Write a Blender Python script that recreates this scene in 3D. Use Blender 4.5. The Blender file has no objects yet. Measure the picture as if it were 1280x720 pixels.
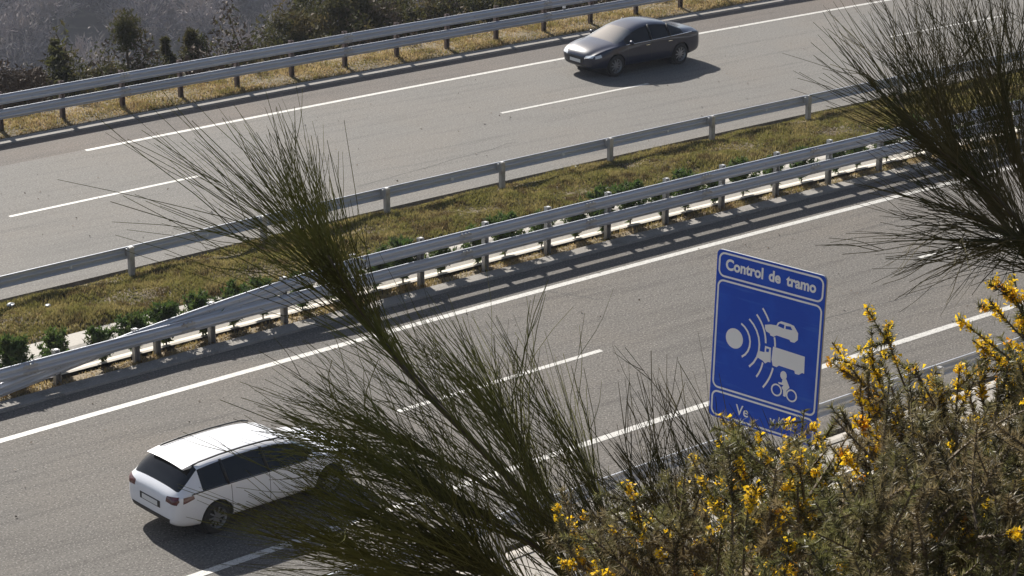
import bpy, bmesh, math, random
import numpy as np
from mathutils import Vector, Matrix
R = math.radians
random.seed(7)
rng = np.random.default_rng(11)
scene = bpy.context.scene
col = scene.collection

# ------------------------------------------------------------------ camera, sky, sun
AZ, TH, H, S0, K = R(53.84), R(18.87), 17.84, 58.3, 0.001094
cam = bpy.data.cameras.new('camera'); cam.sensor_width = 36; cam.lens = 3082/1280*36
cam.clip_start = 0.2; cam.clip_end = 6000
co = bpy.data.objects.new('camera', cam); col.objects.link(co)
co.location = (-S0, 0, H); co.rotation_euler = (R(90)-TH, 0, AZ-R(90))
scene.camera = co
SUN_EL, SUN_AZ = R(33), R(81)          # azimuth from +X towards +Y
w = bpy.data.worlds.new('World'); scene.world = w; w.use_nodes = True
nt = w.node_tree; bg = nt.nodes['Background']
sky = nt.nodes.new('ShaderNodeTexSky'); sky.sky_type = 'NISHITA'; sky.sun_disc = False
sky.sun_elevation = SUN_EL; sky.sun_rotation = R(90)-SUN_AZ; sky.dust_density = 1.6; sky.air_density = 1.0
nt.links.new(sky.outputs[0], bg.inputs[0]); bg.inputs[1].default_value = 0.052
sl = bpy.data.lights.new('sun', 'SUN'); sl.energy = 4.9; sl.angle = R(0.55); sl.color = (1, .952, .88)
so = bpy.data.objects.new('sun', sl); col.objects.link(so)
sd = Vector((math.cos(SUN_AZ)*math.cos(SUN_EL), math.sin(SUN_AZ)*math.cos(SUN_EL), math.sin(SUN_EL)))
so.rotation_euler = sd.to_track_quat('Z', 'Y').to_euler()
scene.view_settings.view_transform = 'Standard'; scene.view_settings.look = 'None'
scene.view_settings.exposure = 0.98; scene.view_settings.gamma = 1
scene.render.engine = 'CYCLES'

# ------------------------------------------------------------------ helpers
def bend(s):
    a = np.abs(s); return np.where(a < 70, K*s*s, K*70*70 + 2*K*70*(a-70))
def W(s, T, z=0.0):
    return Vector((s, T-float(bend(np.float64(s))), z))
FWD = Vector((math.cos(AZ)*math.cos(TH), math.sin(AZ)*math.cos(TH), -math.sin(TH)))
RGT = Vector((math.sin(AZ), -math.cos(AZ), 0)); UPV = RGT.cross(FWD)
CAM = Vector((-S0, 0, H))
def at(x, y, d):
    "point at depth d seen at pixel x, y of the 1280 wide photo"
    return CAM + FWD*d + RGT*((x-640)*d/3082) + UPV*((360-y)*d/3082)
def tag(o, label=None, cat=None, group=None, kind=None):
    if label: o['label'] = label
    if cat: o['category'] = cat
    if group: o['group'] = group
    if kind: o['kind'] = kind
    return o
def empty(name, loc, label, cat, group=None, rz=0):
    o = bpy.data.objects.new(name, None); col.objects.link(o); o.location = loc; o.rotation_euler[2] = rz
    o.empty_display_size = .2
    return tag(o, label, cat, group)
def link(name, me, mats, parent=None, smooth=False):
    o = bpy.data.objects.new(name, me); col.objects.link(o)
    for m in (mats if isinstance(mats, (list, tuple)) else [mats]): me.materials.append(m)
    me.polygons.foreach_set('use_smooth', [bool(smooth)]*len(me.polygons))
    if parent: o.parent = parent
    return o
def from_np(name, verts, faces, mats, parent=None, smooth=False, mi=None):
    """faces: (n,k) int array"""
    me = bpy.data.meshes.new(name); verts = np.asarray(verts, np.float32); faces = np.asarray(faces, np.int32)
    n, k = faces.shape
    me.vertices.add(len(verts)); me.vertices.foreach_set('co', verts.ravel())
    me.loops.add(n*k); me.loops.foreach_set('vertex_index', faces.ravel())
    me.polygons.add(n); me.polygons.foreach_set('loop_start', np.arange(0, n*k, k, dtype=np.int32))
    me.polygons.foreach_set('loop_total', np.full(n, k, np.int32))
    me.update(calc_edges=True)
    o = link(name, me, mats, parent, smooth)
    if mi is not None: me.polygons.foreach_set('material_index', np.asarray(mi, np.int32))
    return o
class MB:
    def __init__(s): s.v = []; s.f = []; s.mi = []
    def add(s, vs, fs, mi=0):
        b = len(s.v); s.v += [tuple(v) for v in vs]; s.f += [tuple(b+i for i in f) for f in fs]; s.mi += [mi]*len(fs)
    def box(s, c, size, M=None, mi=0):
        x, y, z = (q/2 for q in size); c = Vector(c)
        vs = [Vector((i, j, k)) for i in (-x, x) for j in (-y, y) for k in (-z, z)]
        vs = [(M @ v if M else v)+c for v in vs]
        s.add(vs, [(0,1,3,2),(4,6,7,5),(0,4,5,1),(2,3,7,6),(0,2,6,4),(1,5,7,3)], mi)
    def tube(s, pts, rads, n=6, mi=0, cap=True):
        pts = [Vector(p) for p in pts]; rings = []
        for i, p in enumerate(pts):
            t = (pts[min(i+1, len(pts)-1)]-pts[max(i-1, 0)]).normalized()
            a = t.cross(Vector((0, 0, 1)) if abs(t.z) < .9 else Vector((1, 0, 0))).normalized(); b = t.cross(a)
            r = rads[i] if hasattr(rads, '__len__') else rads
            rings.append([p+a*math.cos(2*math.pi*k/n)*r+b*math.sin(2*math.pi*k/n)*r for k in range(n)])
        vs = [v for r_ in rings for v in r_]; fs = []
        for i in range(len(pts)-1):
            for k in range(n):
                fs.append((i*n+k, i*n+(k+1) % n, (i+1)*n+(k+1) % n, (i+1)*n+k))
        if cap: fs += [tuple(range(n))[::-1], tuple(range((len(pts)-1)*n, len(pts)*n))]
        s.add(vs, fs, mi)
    def build(s, name, mats, parent=None, smooth=False, fix=True):
        me = bpy.data.meshes.new(name); me.from_pydata(s.v, [], s.f)
        if fix:
            bm = bmesh.new(); bm.from_mesh(me); bmesh.ops.recalc_face_normals(bm, faces=bm.faces[:]); bm.to_mesh(me); bm.free()
        o = link(name, me, mats, parent, smooth)
        me.polygons.foreach_set('material_index', s.mi); return o

# ------------------------------------------------------------------ materials
def mat(name, c, rough=.7, metal=0, spec=.5, noise=None, bump=None, coat=0, tr=None):
    """noise: list of (scale, colour2, lo, hi, detail) mixed one over another, object space in metres"""
    m = bpy.data.materials.new(name); m.use_nodes = True; t = m.node_tree; p = t.nodes['Principled BSDF']
    p.inputs['Base Color'].default_value = (*c, 1); p.inputs['Roughness'].default_value = rough
    p.inputs['Metallic'].default_value = metal; p.inputs['Specular IOR Level'].default_value = spec
    if coat: p.inputs['Coat Weight'].default_value = coat; p.inputs['Coat Roughness'].default_value = .04
    geo = t.nodes.new('ShaderNodeNewGeometry'); prev = None
    for (sc, c2, lo, hi, det) in (noise or []):
        n = t.nodes.new('ShaderNodeTexNoise'); n.inputs['Scale'].default_value = sc if not isinstance(sc, tuple) else 1
        n.inputs['Detail'].default_value = det
        if isinstance(sc, tuple):
            mp = t.nodes.new('ShaderNodeMapping'); mp.inputs['Scale'].default_value = sc
            t.links.new(geo.outputs['Position'], mp.inputs[0]); t.links.new(mp.outputs[0], n.inputs['Vector'])
        else: t.links.new(geo.outputs['Position'], n.inputs['Vector'])
        mr = t.nodes.new('ShaderNodeMapRange'); mr.inputs[1].default_value = lo; mr.inputs[2].default_value = hi
        t.links.new(n.outputs[0], mr.inputs[0])
        mx = t.nodes.new('ShaderNodeMix'); mx.data_type = 'RGBA'; t.links.new(mr.outputs[0], mx.inputs[0])
        if prev: t.links.new(prev, mx.inputs[6])
        else: mx.inputs[6].default_value = (*c, 1)
        mx.inputs[7].default_value = (*c2, 1); prev = mx.outputs[2]
    if prev: t.links.new(prev, p.inputs['Base Color'])
    if bump:
        n = t.nodes.new('ShaderNodeTexNoise'); n.inputs['Scale'].default_value = bump[0]; n.inputs['Detail'].default_value = 3
        t.links.new(geo.outputs['Position'], n.inputs['Vector'])
        b = t.nodes.new('ShaderNodeBump'); b.inputs['Distance'].default_value = bump[1]; b.inputs['Strength'].default_value = 1
        t.links.new(n.outputs[0], b.inputs['Height']); t.links.new(b.outputs[0], p.inputs['Normal'])
    if tr:   # thin leaves let light through
        tl = t.nodes.new('ShaderNodeBsdfTranslucent'); tl.inputs[0].default_value = (*tr, 1)
        if prev: t.links.new(prev, tl.inputs[0])
        ad = t.nodes.new('ShaderNodeMixShader'); ad.inputs[0].default_value = .4
        t.links.new(p.outputs[0], ad.inputs[1]); t.links.new(tl.outputs[0], ad.inputs[2])
        t.links.new(ad.outputs[0], t.nodes['Material Output'].inputs[0])
    return m
def asphalt(name, c, cd, cl, warm):
    return mat(name, c, rough=.85, spec=.2, noise=[(.35, warm, .42, .7, 3), ((.25, 3.2, 1), cd, .50, .85, 3), (14, cd, .52, .80, 2), (26, cl, .56, .72, 1), (22, cd, .58, .70, 1)], bump=(45, .0012))
M = {}
M['asphalt_near'] = asphalt('asphalt_brownish', (.108, .100, .090), (.056, .051, .046), (.22, .205, .185), (.120, .106, .090))
M['asphalt_far'] = asphalt('asphalt_pale', (.138, .131, .119), (.088, .083, .076), (.24, .23, .215), (.148, .134, .116))
M['paint'] = mat('road_paint', (.47, .455, .42), .6, noise=[(9, (.36, .345, .31), .48, .68, 4), (30, (.18, .17, .15), .57, .66, 3)])
M['concrete'] = mat('pale_concrete', (.46, .425, .37), .9, noise=[(1.3, (.33, .30, .25), .5, .72, 4), (16, (.50, .46, .40), .45, .7, 3)], bump=(30, .0015))
M['kerb_concrete'] = mat('grey_kerb_concrete', (.22, .205, .185), .9, noise=[(2, (.15, .135, .115), .45, .7, 4), (25, (.29, .27, .24), .5, .7, 2)], bump=(30, .0015))
M['galv'] = mat('galvanised_steel', (.57, .59, .63), .5, metal=.35, noise=[(.8, (.52, .54, .58), .45, .62, 3), (9, (.40, .39, .39), .66, .8, 4)])
M['galv_post'] = mat('galvanised_post', (.46, .46, .46), .5, metal=.55, noise=[(6, (.34, .32, .30), .5, .7, 3)])
M['brown_post'] = mat('dark_brown_post', (.22, .17, .15), .7, metal=.3, noise=[(8, (.15, .10, .08), .5, .7, 3)])  # far rail posts: darker and browner than the other posts, with blotches
M['refl'] = mat('reflector_white', (.8, .8, .78), .25)
M['soil'] = mat('dry_soil', (.13, .10, .06), .95, noise=[(1.2, (.08, .065, .035), .45, .65, 5), (7, (.26, .20, .12), .55, .75, 4)], bump=(14, .01))
M['blade_green'] = mat('grass_green', (.19, .175, .052), .75, spec=.2, noise=[(1.1, (.28, .23, .09), .45, .62, 3), (2.4, (.11, .08, .035), .52, .62, 3), (9, (.10, .09, .03), .55, .7, 2)], tr=(.2, .18, .05))
M['blade_dry'] = mat('grass_dry', (.42, .32, .16), .8, spec=.2, noise=[(1.3, (.22, .18, .06), .45, .62, 3), (6, (.20, .13, .06), .5, .65, 2)], tr=(.3, .22, .1))
M['conifer'] = mat('conifer_leaf', (.06, .10, .024), .7, spec=.25, noise=[(5, (.075, .09, .022), .45, .65, 2)], tr=(.06, .1, .02))
M['broom'] = mat('broom_stem', (.115, .115, .034), .85, spec=.08, noise=[(1.8, (.06, .055, .02), .45, .62, 2), (40, (.15, .15, .045), .5, .7, 1)])
M['broom_wood'] = mat('broom_wood', (.065, .048, .03), .8, noise=[(30, (.10, .08, .05), .45, .7, 3)])
M['broom_dark'] = mat('broom_stem_brown', (.085, .072, .032), .85, spec=.08, noise=[(2.5, (.045, .045, .018), .45, .62, 2)])
M['gorse'] = mat('gorse_spine', (.155, .155, .055), .5, spec=.35, noise=[(2.2, (.20, .155, .08), .45, .6, 3), (9, (.05, .045, .018), .48, .62, 2), (60, (.34, .29, .18), .62, .72, 1)], tr=(.14, .12, .05))  # dark patches paint shaded gaps into the colour; pale flecks are dry twigs
M['gorse_wood'] = mat('gorse_wood', (.11, .08, .05), .8, noise=[(20, (.22, .17, .12), .55, .7, 3)])
M['flower'] = mat('gorse_flower', (.90, .60, .025), .6, spec=.2, noise=[(14, (.75, .27, .01), .58, .70, 2)], tr=(.9, .5, .02))
M['scrub'] = mat('scrub_leaf', (.050, .052, .018), .75, spec=.2, noise=[(1.1, (.085, .068, .03), .45, .62, 3)], tr=(.06, .07, .02))
M['scrub_brown'] = mat('scrub_twig', (.11, .075, .045), .8, noise=[(2, (.07, .05, .03), .45, .65, 3)])
M['bare'] = mat('bare_twigs', (.27, .235, .225), .9, spec=.1, noise=[(.085, (.12, .105, .115), .44, .56, 2), (.3, (.38, .33, .29), .5, .7, 2)])
M['forest_floor'] = mat('hill_ground', (.085, .07, .06), .95, noise=[(.05, (.06, .052, .04), .4, .6, 5), (.5, (.12, .10, .08), .5, .7, 4)])
def plain(name, c, **k): M[name] = mat(name, c, **k); return M[name]
plain('white_paint', (.78, .79, .82), rough=.28, coat=.6)
plain('black_paint', (.006, .010, .03), rough=.3, coat=.9, spec=.25)
plain('car_glass', (.006, .007, .008), rough=.06, spec=.4)
plain('windscreen_glass', (.035, .042, .045), rough=.09, spec=1.0, coat=1.0)
plain('rubber', (.018, .018, .018), rough=.8)
plain('alloy', (.34, .35, .37), rough=.35, metal=.8)
plain('trim_black', (.015, .015, .016), rough=.5)
plain('chrome', (.8, .8, .82), rough=.12, metal=1)
plain('lamp_red', (.08, .003, .004), rough=.15, coat=.6)
plain('lamp_clear', (.62, .66, .7), rough=.1, coat=.6)
plain('plate_white', (.7, .7, .68), rough=.4)
plain('sign_blue', (.008, .07, .52), rough=.5, spec=.25, noise=[(1.6, (.012, .09, .58), .5, .68, 4), ((1, 1, 9), (.03, .12, .58), .60, .76, 4)])
plain('sign_post', (.16, .16, .16), rough=.6, metal=.4)
plain('sign_white', (.85, .86, .88), rough=.45)
plain('sign_back', (.35, .36, .37), rough=.5, metal=.5)

# ------------------------------------------------------------------ terrain: one sheet, to the horizon
PROF = [(-2500,40),(-400,30),(-60,21),(-5,17.0),(0,16.1),(3,15.35),(6,14.0),(8,12.95),(12,10.2),(20,4.9),(26,1.3),(29.2,.12),(30.3,.0),(30.62,-.06),(30.75,-.52),
        (32.1,-.52),(32.2,-.08),(44.25,-.08),(44.62,-.05),(44.75,-.42),(46.3,-.42),(46.48,.02),(46.7,.10),(47.6,.15),(48.6,.10),(49.3,-.01),(49.48,-.05),(49.54,-.16),(61.0,-.08),(61.32,-.06),(61.45,.0),(62.3,.03),(63.6,-.02),(65,-.8),(72,-4.6),
        (90,-15),(120,-33),(180,-62),(225,-79),(262,-84),(285,-79),(330,-72),(430,-50),(560,-10),(720,50),(1100,110),(4500,120)]
pT = np.array([p[0] for p in PROF], float); pz = np.array([p[1] for p in PROF])
def hz(s, T):
    z = np.interp(T, pT, pz)
    far = np.clip((T-80)/120, 0, 1)
    z = z + far*(9*np.sin(s/61+T/90)+5*np.sin(s/23-T/47+1)+2*np.sin(s/9+T/13))
    near = np.clip((28-T)/8, 0, 1)*np.clip((T+500)/480, 0, 1)
    md = np.clip((T-46.6)/.4, 0, 1)*np.clip((49.4-T)/.4, 0, 1)
    z = z + md*(.035*np.sin(s*2.3+T*3)+.02*np.sin(s*4.1-T*5))
    z = z + near*(.25*np.sin(s*.9+T*.5)+.18*np.sin(s*1.7-T*1.3+2))
    return z
ss = np.unique(np.concatenate([np.linspace(-3000,-150,20), np.linspace(-150,-62,18), np.arange(-62, 34, .4), np.linspace(34,150,24), np.linspace(150,800,40), np.linspace(800,4000,16)]))
TT = np.unique(np.concatenate([pT, np.arange(-4, 30, 1.0), np.arange(46.2, 49.3, .25), np.arange(66, 120, 4), np.arange(120, 560, 12), np.arange(600, 1100, 60), [2000, 3000]]))
Sg, Tg = np.meshgrid(ss, TT, indexing='ij')
def gridfaces(n, m):
    i = np.arange(n-1)[:, None]*m+np.arange(m-1)[None]; i = i.ravel()
    return np.stack([i, i+m, i+m+1, i+1], 1)
V = np.stack([Sg, Tg-bend(Sg), hz(Sg, Tg)], -1).reshape(-1, 3)
# soil near the roads, woodland floor beyond the verge
fc = gridfaces(len(ss), len(TT)); Tm = Tg.reshape(-1)[fc].mean(1)
o = from_np('ground', V, fc, [M['soil'], M['forest_floor']], smooth=True, mi=(Tm > 66).astype(int)); tag(o, kind='structure')

SR = np.concatenate([np.linspace(-400, -70, 34), np.arange(-69, 60, 1.0), np.linspace(61, 500, 40)])
def strip(name, prof, m, s_list=SR, kind='structure', closed=False):
    """extrude a (T, z) profile along the road"""
    p = np.array(prof, float)
    S = np.repeat(s_list[:, None], len(p), 1); T_ = np.repeat(p[None, :, 0], len(s_list), 0); Z = np.repeat(p[None, :, 1], len(s_list), 0)
    v = np.stack([S, T_-bend(S), Z], -1).reshape(-1, 3)
    return from_np(name, v, gridfaces(len(s_list), len(p)), m)
tag(strip('road', [(32.53, -.2), (32.53, 0), (43.68, 0)], M['asphalt_near']), kind='structure')
tag(strip('road', [(49.66, -.2), (49.66, 0), (59.12, 0)], M['asphalt_far']), kind='structure')
M['asphalt_shoulder'] = asphalt('asphalt_shoulder', (.100, .088, .078), (.065, .056, .05), (.2, .18, .16), (.125, .103, .085))
tag(strip('road_shoulder', [(59.12, 0), (60.95, 0)], M['asphalt_shoulder']), kind='structure')
# dusty shoulder strips of asphalt beside the guardrails are the kerb strips
tag(strip('kerb', [(43.68, 0.0), (43.70, .035), (44.12, .045), (44.14, -.06)], M['kerb_concrete']), kind='structure')
tag(strip('kerb', [(60.95, 0), (60.97, .03), (61.36, .04), (61.38, -.06)], M['kerb_concrete']), kind='structure')
# concrete drainage channels
tag(strip('drain_channel', [(44.72, .0), (44.80, .01), (44.98, -.05), (45.3, -.15), (45.62, -.06), (45.95, .04), (46.5, .09), (46.53, -.1)], M['concrete']), kind='structure')
tag(strip('drain_channel', [(30.3, .05), (30.34, .10), (30.48, .09), (30.9, -.12), (31.45, -.26), (32.0, -.14), (32.30, -.06), (32.43, -.055), (32.44, -.2)], M['concrete']), kind='structure')
def line(T, s0, s1, wd=.17):
    sl_ = np.arange(s0, s1+.01, .5) if s1-s0 < 300 else SR[(SR >= s0) & (SR <= s1)]
    sl_ = np.unique(np.append(sl_, s1))
    return strip('lane_marking', [(T-wd/2, .004), (T+wd/2, .004)], M['paint'], sl_)
def mark(*a, **k): tag(line(*a, **k), kind='structure')
mark(42.43, -300, 300, wd=.19); mark(35.07, -300, 300, wd=.19); mark(59.02, -30.4, 300, wd=.17)
for k in range(-4, 6):
    a = -33.69+15.1*k; mark(38.68, a, a+5.32, wd=.14)
    b = -34.24+15.5*k; mark(55.02, b, b+5.5, wd=.13)
# tar joints and cracks of the old asphalt
def crack(name, pts, wd=.02):
    mb = MB(); P = [W(*p, .003) for p in pts]
    for a, b in zip(P, P[1:]):
        n = (b-a).cross(Vector((0, 0, 1))).normalized()*wd/2; mb.add([a-n, a+n, b+n, b-n], [(0,1,2,3)])
    tag(mb.build(name, M['rubber'], fix=False), kind='structure')
def wander(s0, T0, s1, T1, n=14, j=.06):
    return [(s0+(s1-s0)*i/n+random.uniform(-j, j), T0+(T1-T0)*i/n+random.uniform(-j, j)) for i in range(n+1)]
crack('road_crack', wander(-27.0, 42.3, -26.3, 41.0, 6, .03), .018)
crack('road_crack', wander(-20.2, 52.4, -26, 51.6, 16, .05), .014)
crack('road_crack', wander(-24, 37.1, -14, 36.7, 22, .07), .014)

# ------------------------------------------------------------------ guardrails
def bearing(s):  # road tangent angle
    return math.atan2(-2*K*max(-70, min(70, s)), 1)
WP = [(.034,.150),(.020,.158),(.006,.156),(.0,.142),(.012,.128),(.066,.098),(.081,.082),(.081,.058),(.066,.04),(.02,.016),(.013,0)]
WP = [(a, b*.91) for a, b in WP]
WP = WP+[(a, -b) for a, b in WP[-2::-1]]
def beam(face, Tpost, ztop, s0, s1, parent, name='beam', zf=None, of=None, step=.8):
    """W profile beam; face=+1 bulges towards +T, -1 towards -T"""
    n = max(2, int((s1-s0)/step)+1); sl_ = np.linspace(s0, s1, n)
    ring = WP+[(a-.005, b) for a, b in WP[::-1]]; m = len(ring); v = []
    for s in sl_:
        zt = zf(s) if zf else ztop; off = of(s) if of else 0
        for a, b in ring: v.append(W(s, Tpost+face*a+off, zt-.144+b))
    f = []
    for i in range(n-1):
        for k in range(m):
            f.append((i*m+k, i*m+(k+1) % m, (i+1)*m+(k+1) % m, (i+1)*m+k))
    mb = MB(); mb.add([x for x in v], f); o = mb.build(name, M['galv'], parent, smooth=False)
    return o
def post(face, T, ztop, m, parent, s, zb=-.5):
    """C section post with spacer block towards the beam"""
    mb = MB(); A = Matrix.Rotation(bearing(s), 3, 'Z'); c = W(s, T)
    def bx(dx, dy, z0, z1, sx, sy): mb.box(c+A @ Vector((dx, dy, 0))+Vector((0, 0, (z0+z1)/2)), (sx, sy, z1-z0), A)
    bx(0, -face*.055, zb, ztop, .12-.004, .006); bx(-.06, 0, zb, ztop, .006, .11); bx(.06, 0, zb, ztop, .006, .11)
    o = mb.build('post', m, parent); return o
def spacer(face, T, z, s, parent, depth=.13):
    mb = MB(); A = Matrix.Rotation(bearing(s), 3, 'Z'); c = W(s, T+face*(.058+depth/2), z)
    mb.box(c, (.10, depth, .17), A); return mb.build('spacer', M['galv_post'], parent)
def joints(face, T, z, ss_, parent):
    for s in ss_:
        mb = MB(); A = Matrix.Rotation(bearing(s), 3, 'Z')
        for dx in (-.1, 0.0, .1):
            for dz in (-.095, .095): mb.box(W(s, T+face*.07, z+dz)+A @ Vector((dx, 0, 0)), (.035, .04, .03), A)
        mb.box(W(s, T+face*.025, z), (.03, .03, .03), A)
        for dz in (-.064, .064): mb.box(W(s, T+face*.083, z+dz), (.34, .008, .05), A)
        mb.build('bolt_plate', M['galv_post'], parent)
def reflector(face, T, z, s, parent):
    mb = MB(); A = Matrix.Rotation(bearing(s), 3, 'Z'); mb.box(W(s, T, z), (.025, .09, .06), A); mb.build('reflector', M['refl'], parent)

def double_rail(label, Tbeam, Tpost, first, step, s0, s1, pm, group):
    root = empty('guardrail', W(first, Tpost), label, 'guardrail', group)
    M0 = root.matrix_world.copy()
    return root
ROOTS = []
def rail_root(label, s, T):
    r = empty('guardrail', (0, 0, 0), label, 'guardrail', 'guardrails along the motorway'); ROOTS.append((r, W(s, T))); return r
# far double rail
r = rail_root('double galvanised guardrail on the far dry verge, above the valley and its dark scrub', -20, 62.2)
beam(-1, 62.10, 1.07, -62, 60, r, 'beam'); beam(-1, 62.10, .655, -62, 60, r, 'beam')
s = -31.04+.05
for k in range(-16, 46):
    sp = s+1.93*k; post(-1, 62.2, 1.12, M['brown_post'], r, sp)
    spacer(-1, 62.06, .93, sp, r, .04) if False else None
for zz in (.926, .511): joints(-1, 62.10, zz, [-27.1+3.86*k for k in range(-6, 16)][::2], r)
for sp in (-10.9, 3): 
    mb = MB(); mb.box(W(sp, 62.15, .80), (.09, .05, .22)); mb.build('reflector', M['refl'], r)
# median single rail, seen from behind
r = rail_root('single galvanised guardrail seen from behind, on the grass edge of the far carriageway', -20, 49.15)
beam(1, 49.33, .66, -62, 60, r)
for k in range(-8, 24):
    sp = -23.12+3.62*k; post(1, 49.15, .70, M['galv_post'], r, sp); spacer(1, 49.15, .55, sp, r, .12)
    mb = MB(); mb.box(W(sp, 49.15, .705), (.08, .08, .012)); mb.build('post_cap', M['galv_post'], r)
for k in range(-8, 24): reflector(1, 49.31, .50, -24.6+3.62*k, r)
# near double rail whose upper beam dives behind and below the lower one
r = rail_root('double galvanised guardrail of the near carriageway, its upper beam dipping at the left', -25, 44.42)
def zf(s): return 1.08 if s > -31.3 else max(-.3, 1.08-.42*(-31.3-s)/5.2 if s > -36.5 else .66-(-36.5-s)*.115)
def of(s): return 0 if s > -31.3 else min(.12, (-31.3-s)*.05)
beam(-1, 44.30, .655, -62, 60, r); beam(-1, 44.30, 1.08, -43, 60, r, zf=zf, of=of)
for k in range(-14, 45):
    sp = -27.17+1.86*k
    dz = zf(sp)
    post(-1, 44.44, (dz if dz > .66 else .66)+.03, M['galv_post'], r, sp)
    spacer(-1, 44.44, .505, sp, r, .08)
    if sp > -31.3: spacer(-1, 44.44, .925, sp, r, .08)
    mb = MB(); mb.box(W(sp, 44.42, (dz if dz > .66 else .66)+.035), (.07, .07, .012)); mb.build('post_cap', M['galv_post'], r)
post(-1, 44.55, .42, M['galv_post'], r, -35.9)
joints(-1, 44.30, .511, [-35.3+3.72*k for k in range(-6, 24)], r); joints(-1, 44.30, .936, [-27.9+3.72*k for k in range(0, 20)], r)
# right verge single rail
r = rail_root('single galvanised guardrail seen from behind at the near road edge, passing behind the blue sign', -30, 32.2)
beam(1, 32.36, .75, -62, 60, r)
for k in range(-8, 24):
    sp = -32.35+3.72*k; post(1, 32.18, .77, M['galv_post'], r, sp); spacer(1, 32.18, .60, sp, r, .12)
    mb = MB(); mb.box(W(sp, 32.18, .78), (.08, .08, .012)); mb.build('post_cap', M['galv_post'], r)
for k in range(-8, 24): reflector(1, 32.34, .6, -34.2+3.72*k, r)
for r, p in ROOTS:
    r.location = p
    for c in r.children: c.matrix_parent_inverse = Matrix.Translation(-p)
def world_children(root):
    "children whose vertices are in world metres"
    for c in root.children: c.matrix_parent_inverse = Matrix.Translation(-root.location)

# ------------------------------------------------------------------ sign
def text_mesh(txt, size, bold=.0):
    cu = bpy.data.curves.new('t', 'FONT'); cu.body = txt; cu.size = size; cu.offset = bold; cu.resolution_u = 4
    o = bpy.data.objects.new('t', cu); col.objects.link(o); dg = bpy.context.evaluated_depsgraph_get()
    me = bpy.data.meshes.new_from_object(o.evaluated_get(dg)); bpy.data.objects.remove(o); return me
SWd, SHt, SZ = 2.279, 3.094, 1.717
sign = empty('road_sign', W(-31.73, 31.6), 'blue section speed control sign reading Control de tramo, beside the near guardrail', 'road sign')
th = .202
dv = Vector((math.sin(th), -math.cos(th), 0)); nv = Vector((0, 0, 1)).cross(dv)   # along plate, and normal
if nv.x > 0: nv = -nv
def SP(u, v, d=0.0):
    """u across 0..1, v down 0..1, d metres in front, local to the sign root"""
    up = SHt*(1-v); return dv*(u*SWd-(-.032)*up) + Vector((0, 0, SZ+up)) + nv*d
def poly(mb, uv, d=.004, mi=0): 
    mb.add([SP(u, v, d) for u, v in uv], [tuple(range(len(uv)))], mi)
def rr(u0, v0, u1, v1, r, n=6):
    ru, rv = r/SWd, r/SHt; pts = []
    for cx, cy, a0 in ((u1-ru, v0+rv, -90), (u1-ru, v1-rv, 0), (u0+ru, v1-rv, 90), (u0+ru, v0+rv, 180)):
        for k in range(n+1):
            a = R(a0+90*k/n); pts.append((cx+ru*math.cos(a), cy+rv*math.sin(a)))
    return pts
o_ = rr(0, 0, 1, 1, .10); mb = MB(); n_ = len(o_)
fr = [SP(u, v, 0) for u, v in o_]; bk = [SP(u, v, -.035) for u, v in o_]
mb.add(fr+bk, [tuple(range(n_))], 0); mb.f.append(tuple(range(n_, 2*n_))[::-1]); mb.mi.append(1)
for k in range(n_): mb.f.append((k, (k+1) % n_, n_+(k+1) % n_, n_+k)); mb.mi.append(1)
mb.build('panel', [M['sign_blue'], M['sign_back']], sign)
mb = MB()
def frame(u0, v0, u1, v1, r, t=.035):
    a = rr(u0, v0, u1, v1, r); b = rr(u0+t/SWd, v0+t/SHt, u1-t/SWd, v1-t/SHt, max(.02, r-t)); n = len(a)
    mb.add([SP(u, v, .004) for u, v in a]+[SP(u, v, .004) for u, v in b], [(k, (k+1) % n, n+(k+1) % n, n+k) for k in range(n)])
frame(.018, .012, .982, .158, .13); frame(.018, .172, .982, .822, .13); frame(.018, .836, .982, .988, .13)
mb.build('border', M['sign_white'], sign, fix=False)
# photo pixel -> plate coordinates (affine)
def px(x, y):
    a, b, c, d = 134.5, -13.5, 38.5, 210.5; X, Y = x-898, y-309; D = a*d-b*c
    return ((X*d-b*Y)/D, (a*Y-c*X)/D)
def A6(x, y): return px(900+x/6, 320+y/6)
def B6(x, y): return px(930+x/6, 400+y/6)
def C4(x, y): return px(860+x/2.665, 290+y/2.665)
mb = MB()
cu_, cv_ = px(918.7, 422); CR = .185
poly(mb, [(cu_+CR*math.cos(R(a))/SWd, cv_+CR*math.sin(R(a))/SHt) for a in range(0, 360, 15)])
def arc(pts, wd=.036):
    (u0, v0), (u1, v1) = pts
    def pol(u, v): x, y = (u-cu_)*SWd, (v-cv_)*SHt; return math.hypot(x, y), math.atan2(y, x)
    r0, a0 = pol(u0, v0); r1, a1 = pol(u1, v1); n = 8; q = []
    for k in range(n+1):
        a = a0+(a1-a0)*k/n; r = r0+(r1-r0)*k/n; q.append((a, r))
    vs = [SP(cu_+(r+h)*math.cos(a)/SWd, cv_+(r+h)*math.sin(a)/SHt, .004) for a, r in q for h in (-wd/2, wd/2)]
    mb.add(vs, [(2*i, 2*i+1, 2*i+3, 2*i+2) for i in range(n)])
arc((C4(180, 302), C4(181, 413))); arc((C4(207, 287), C4(206, 446))); arc((C4(232, 272), C4(262, 368)))
arc((C4(252, 432), C4(230, 480))); arc((C4(252, 252), C4(273, 296))); arc((C4(291, 348), C4(293, 380))); arc((C4(286, 450), C4(252, 515)))
poly(mb, [A6(*p) for p in ((345,510),(385,508),(430,515),(440,495),(465,485),(530,505),(560,520),(590,575),(588,625),(562,645),(535,638),(525,622),(430,590),(410,600),(385,590),(380,575),(355,560),(345,540))])
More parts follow.
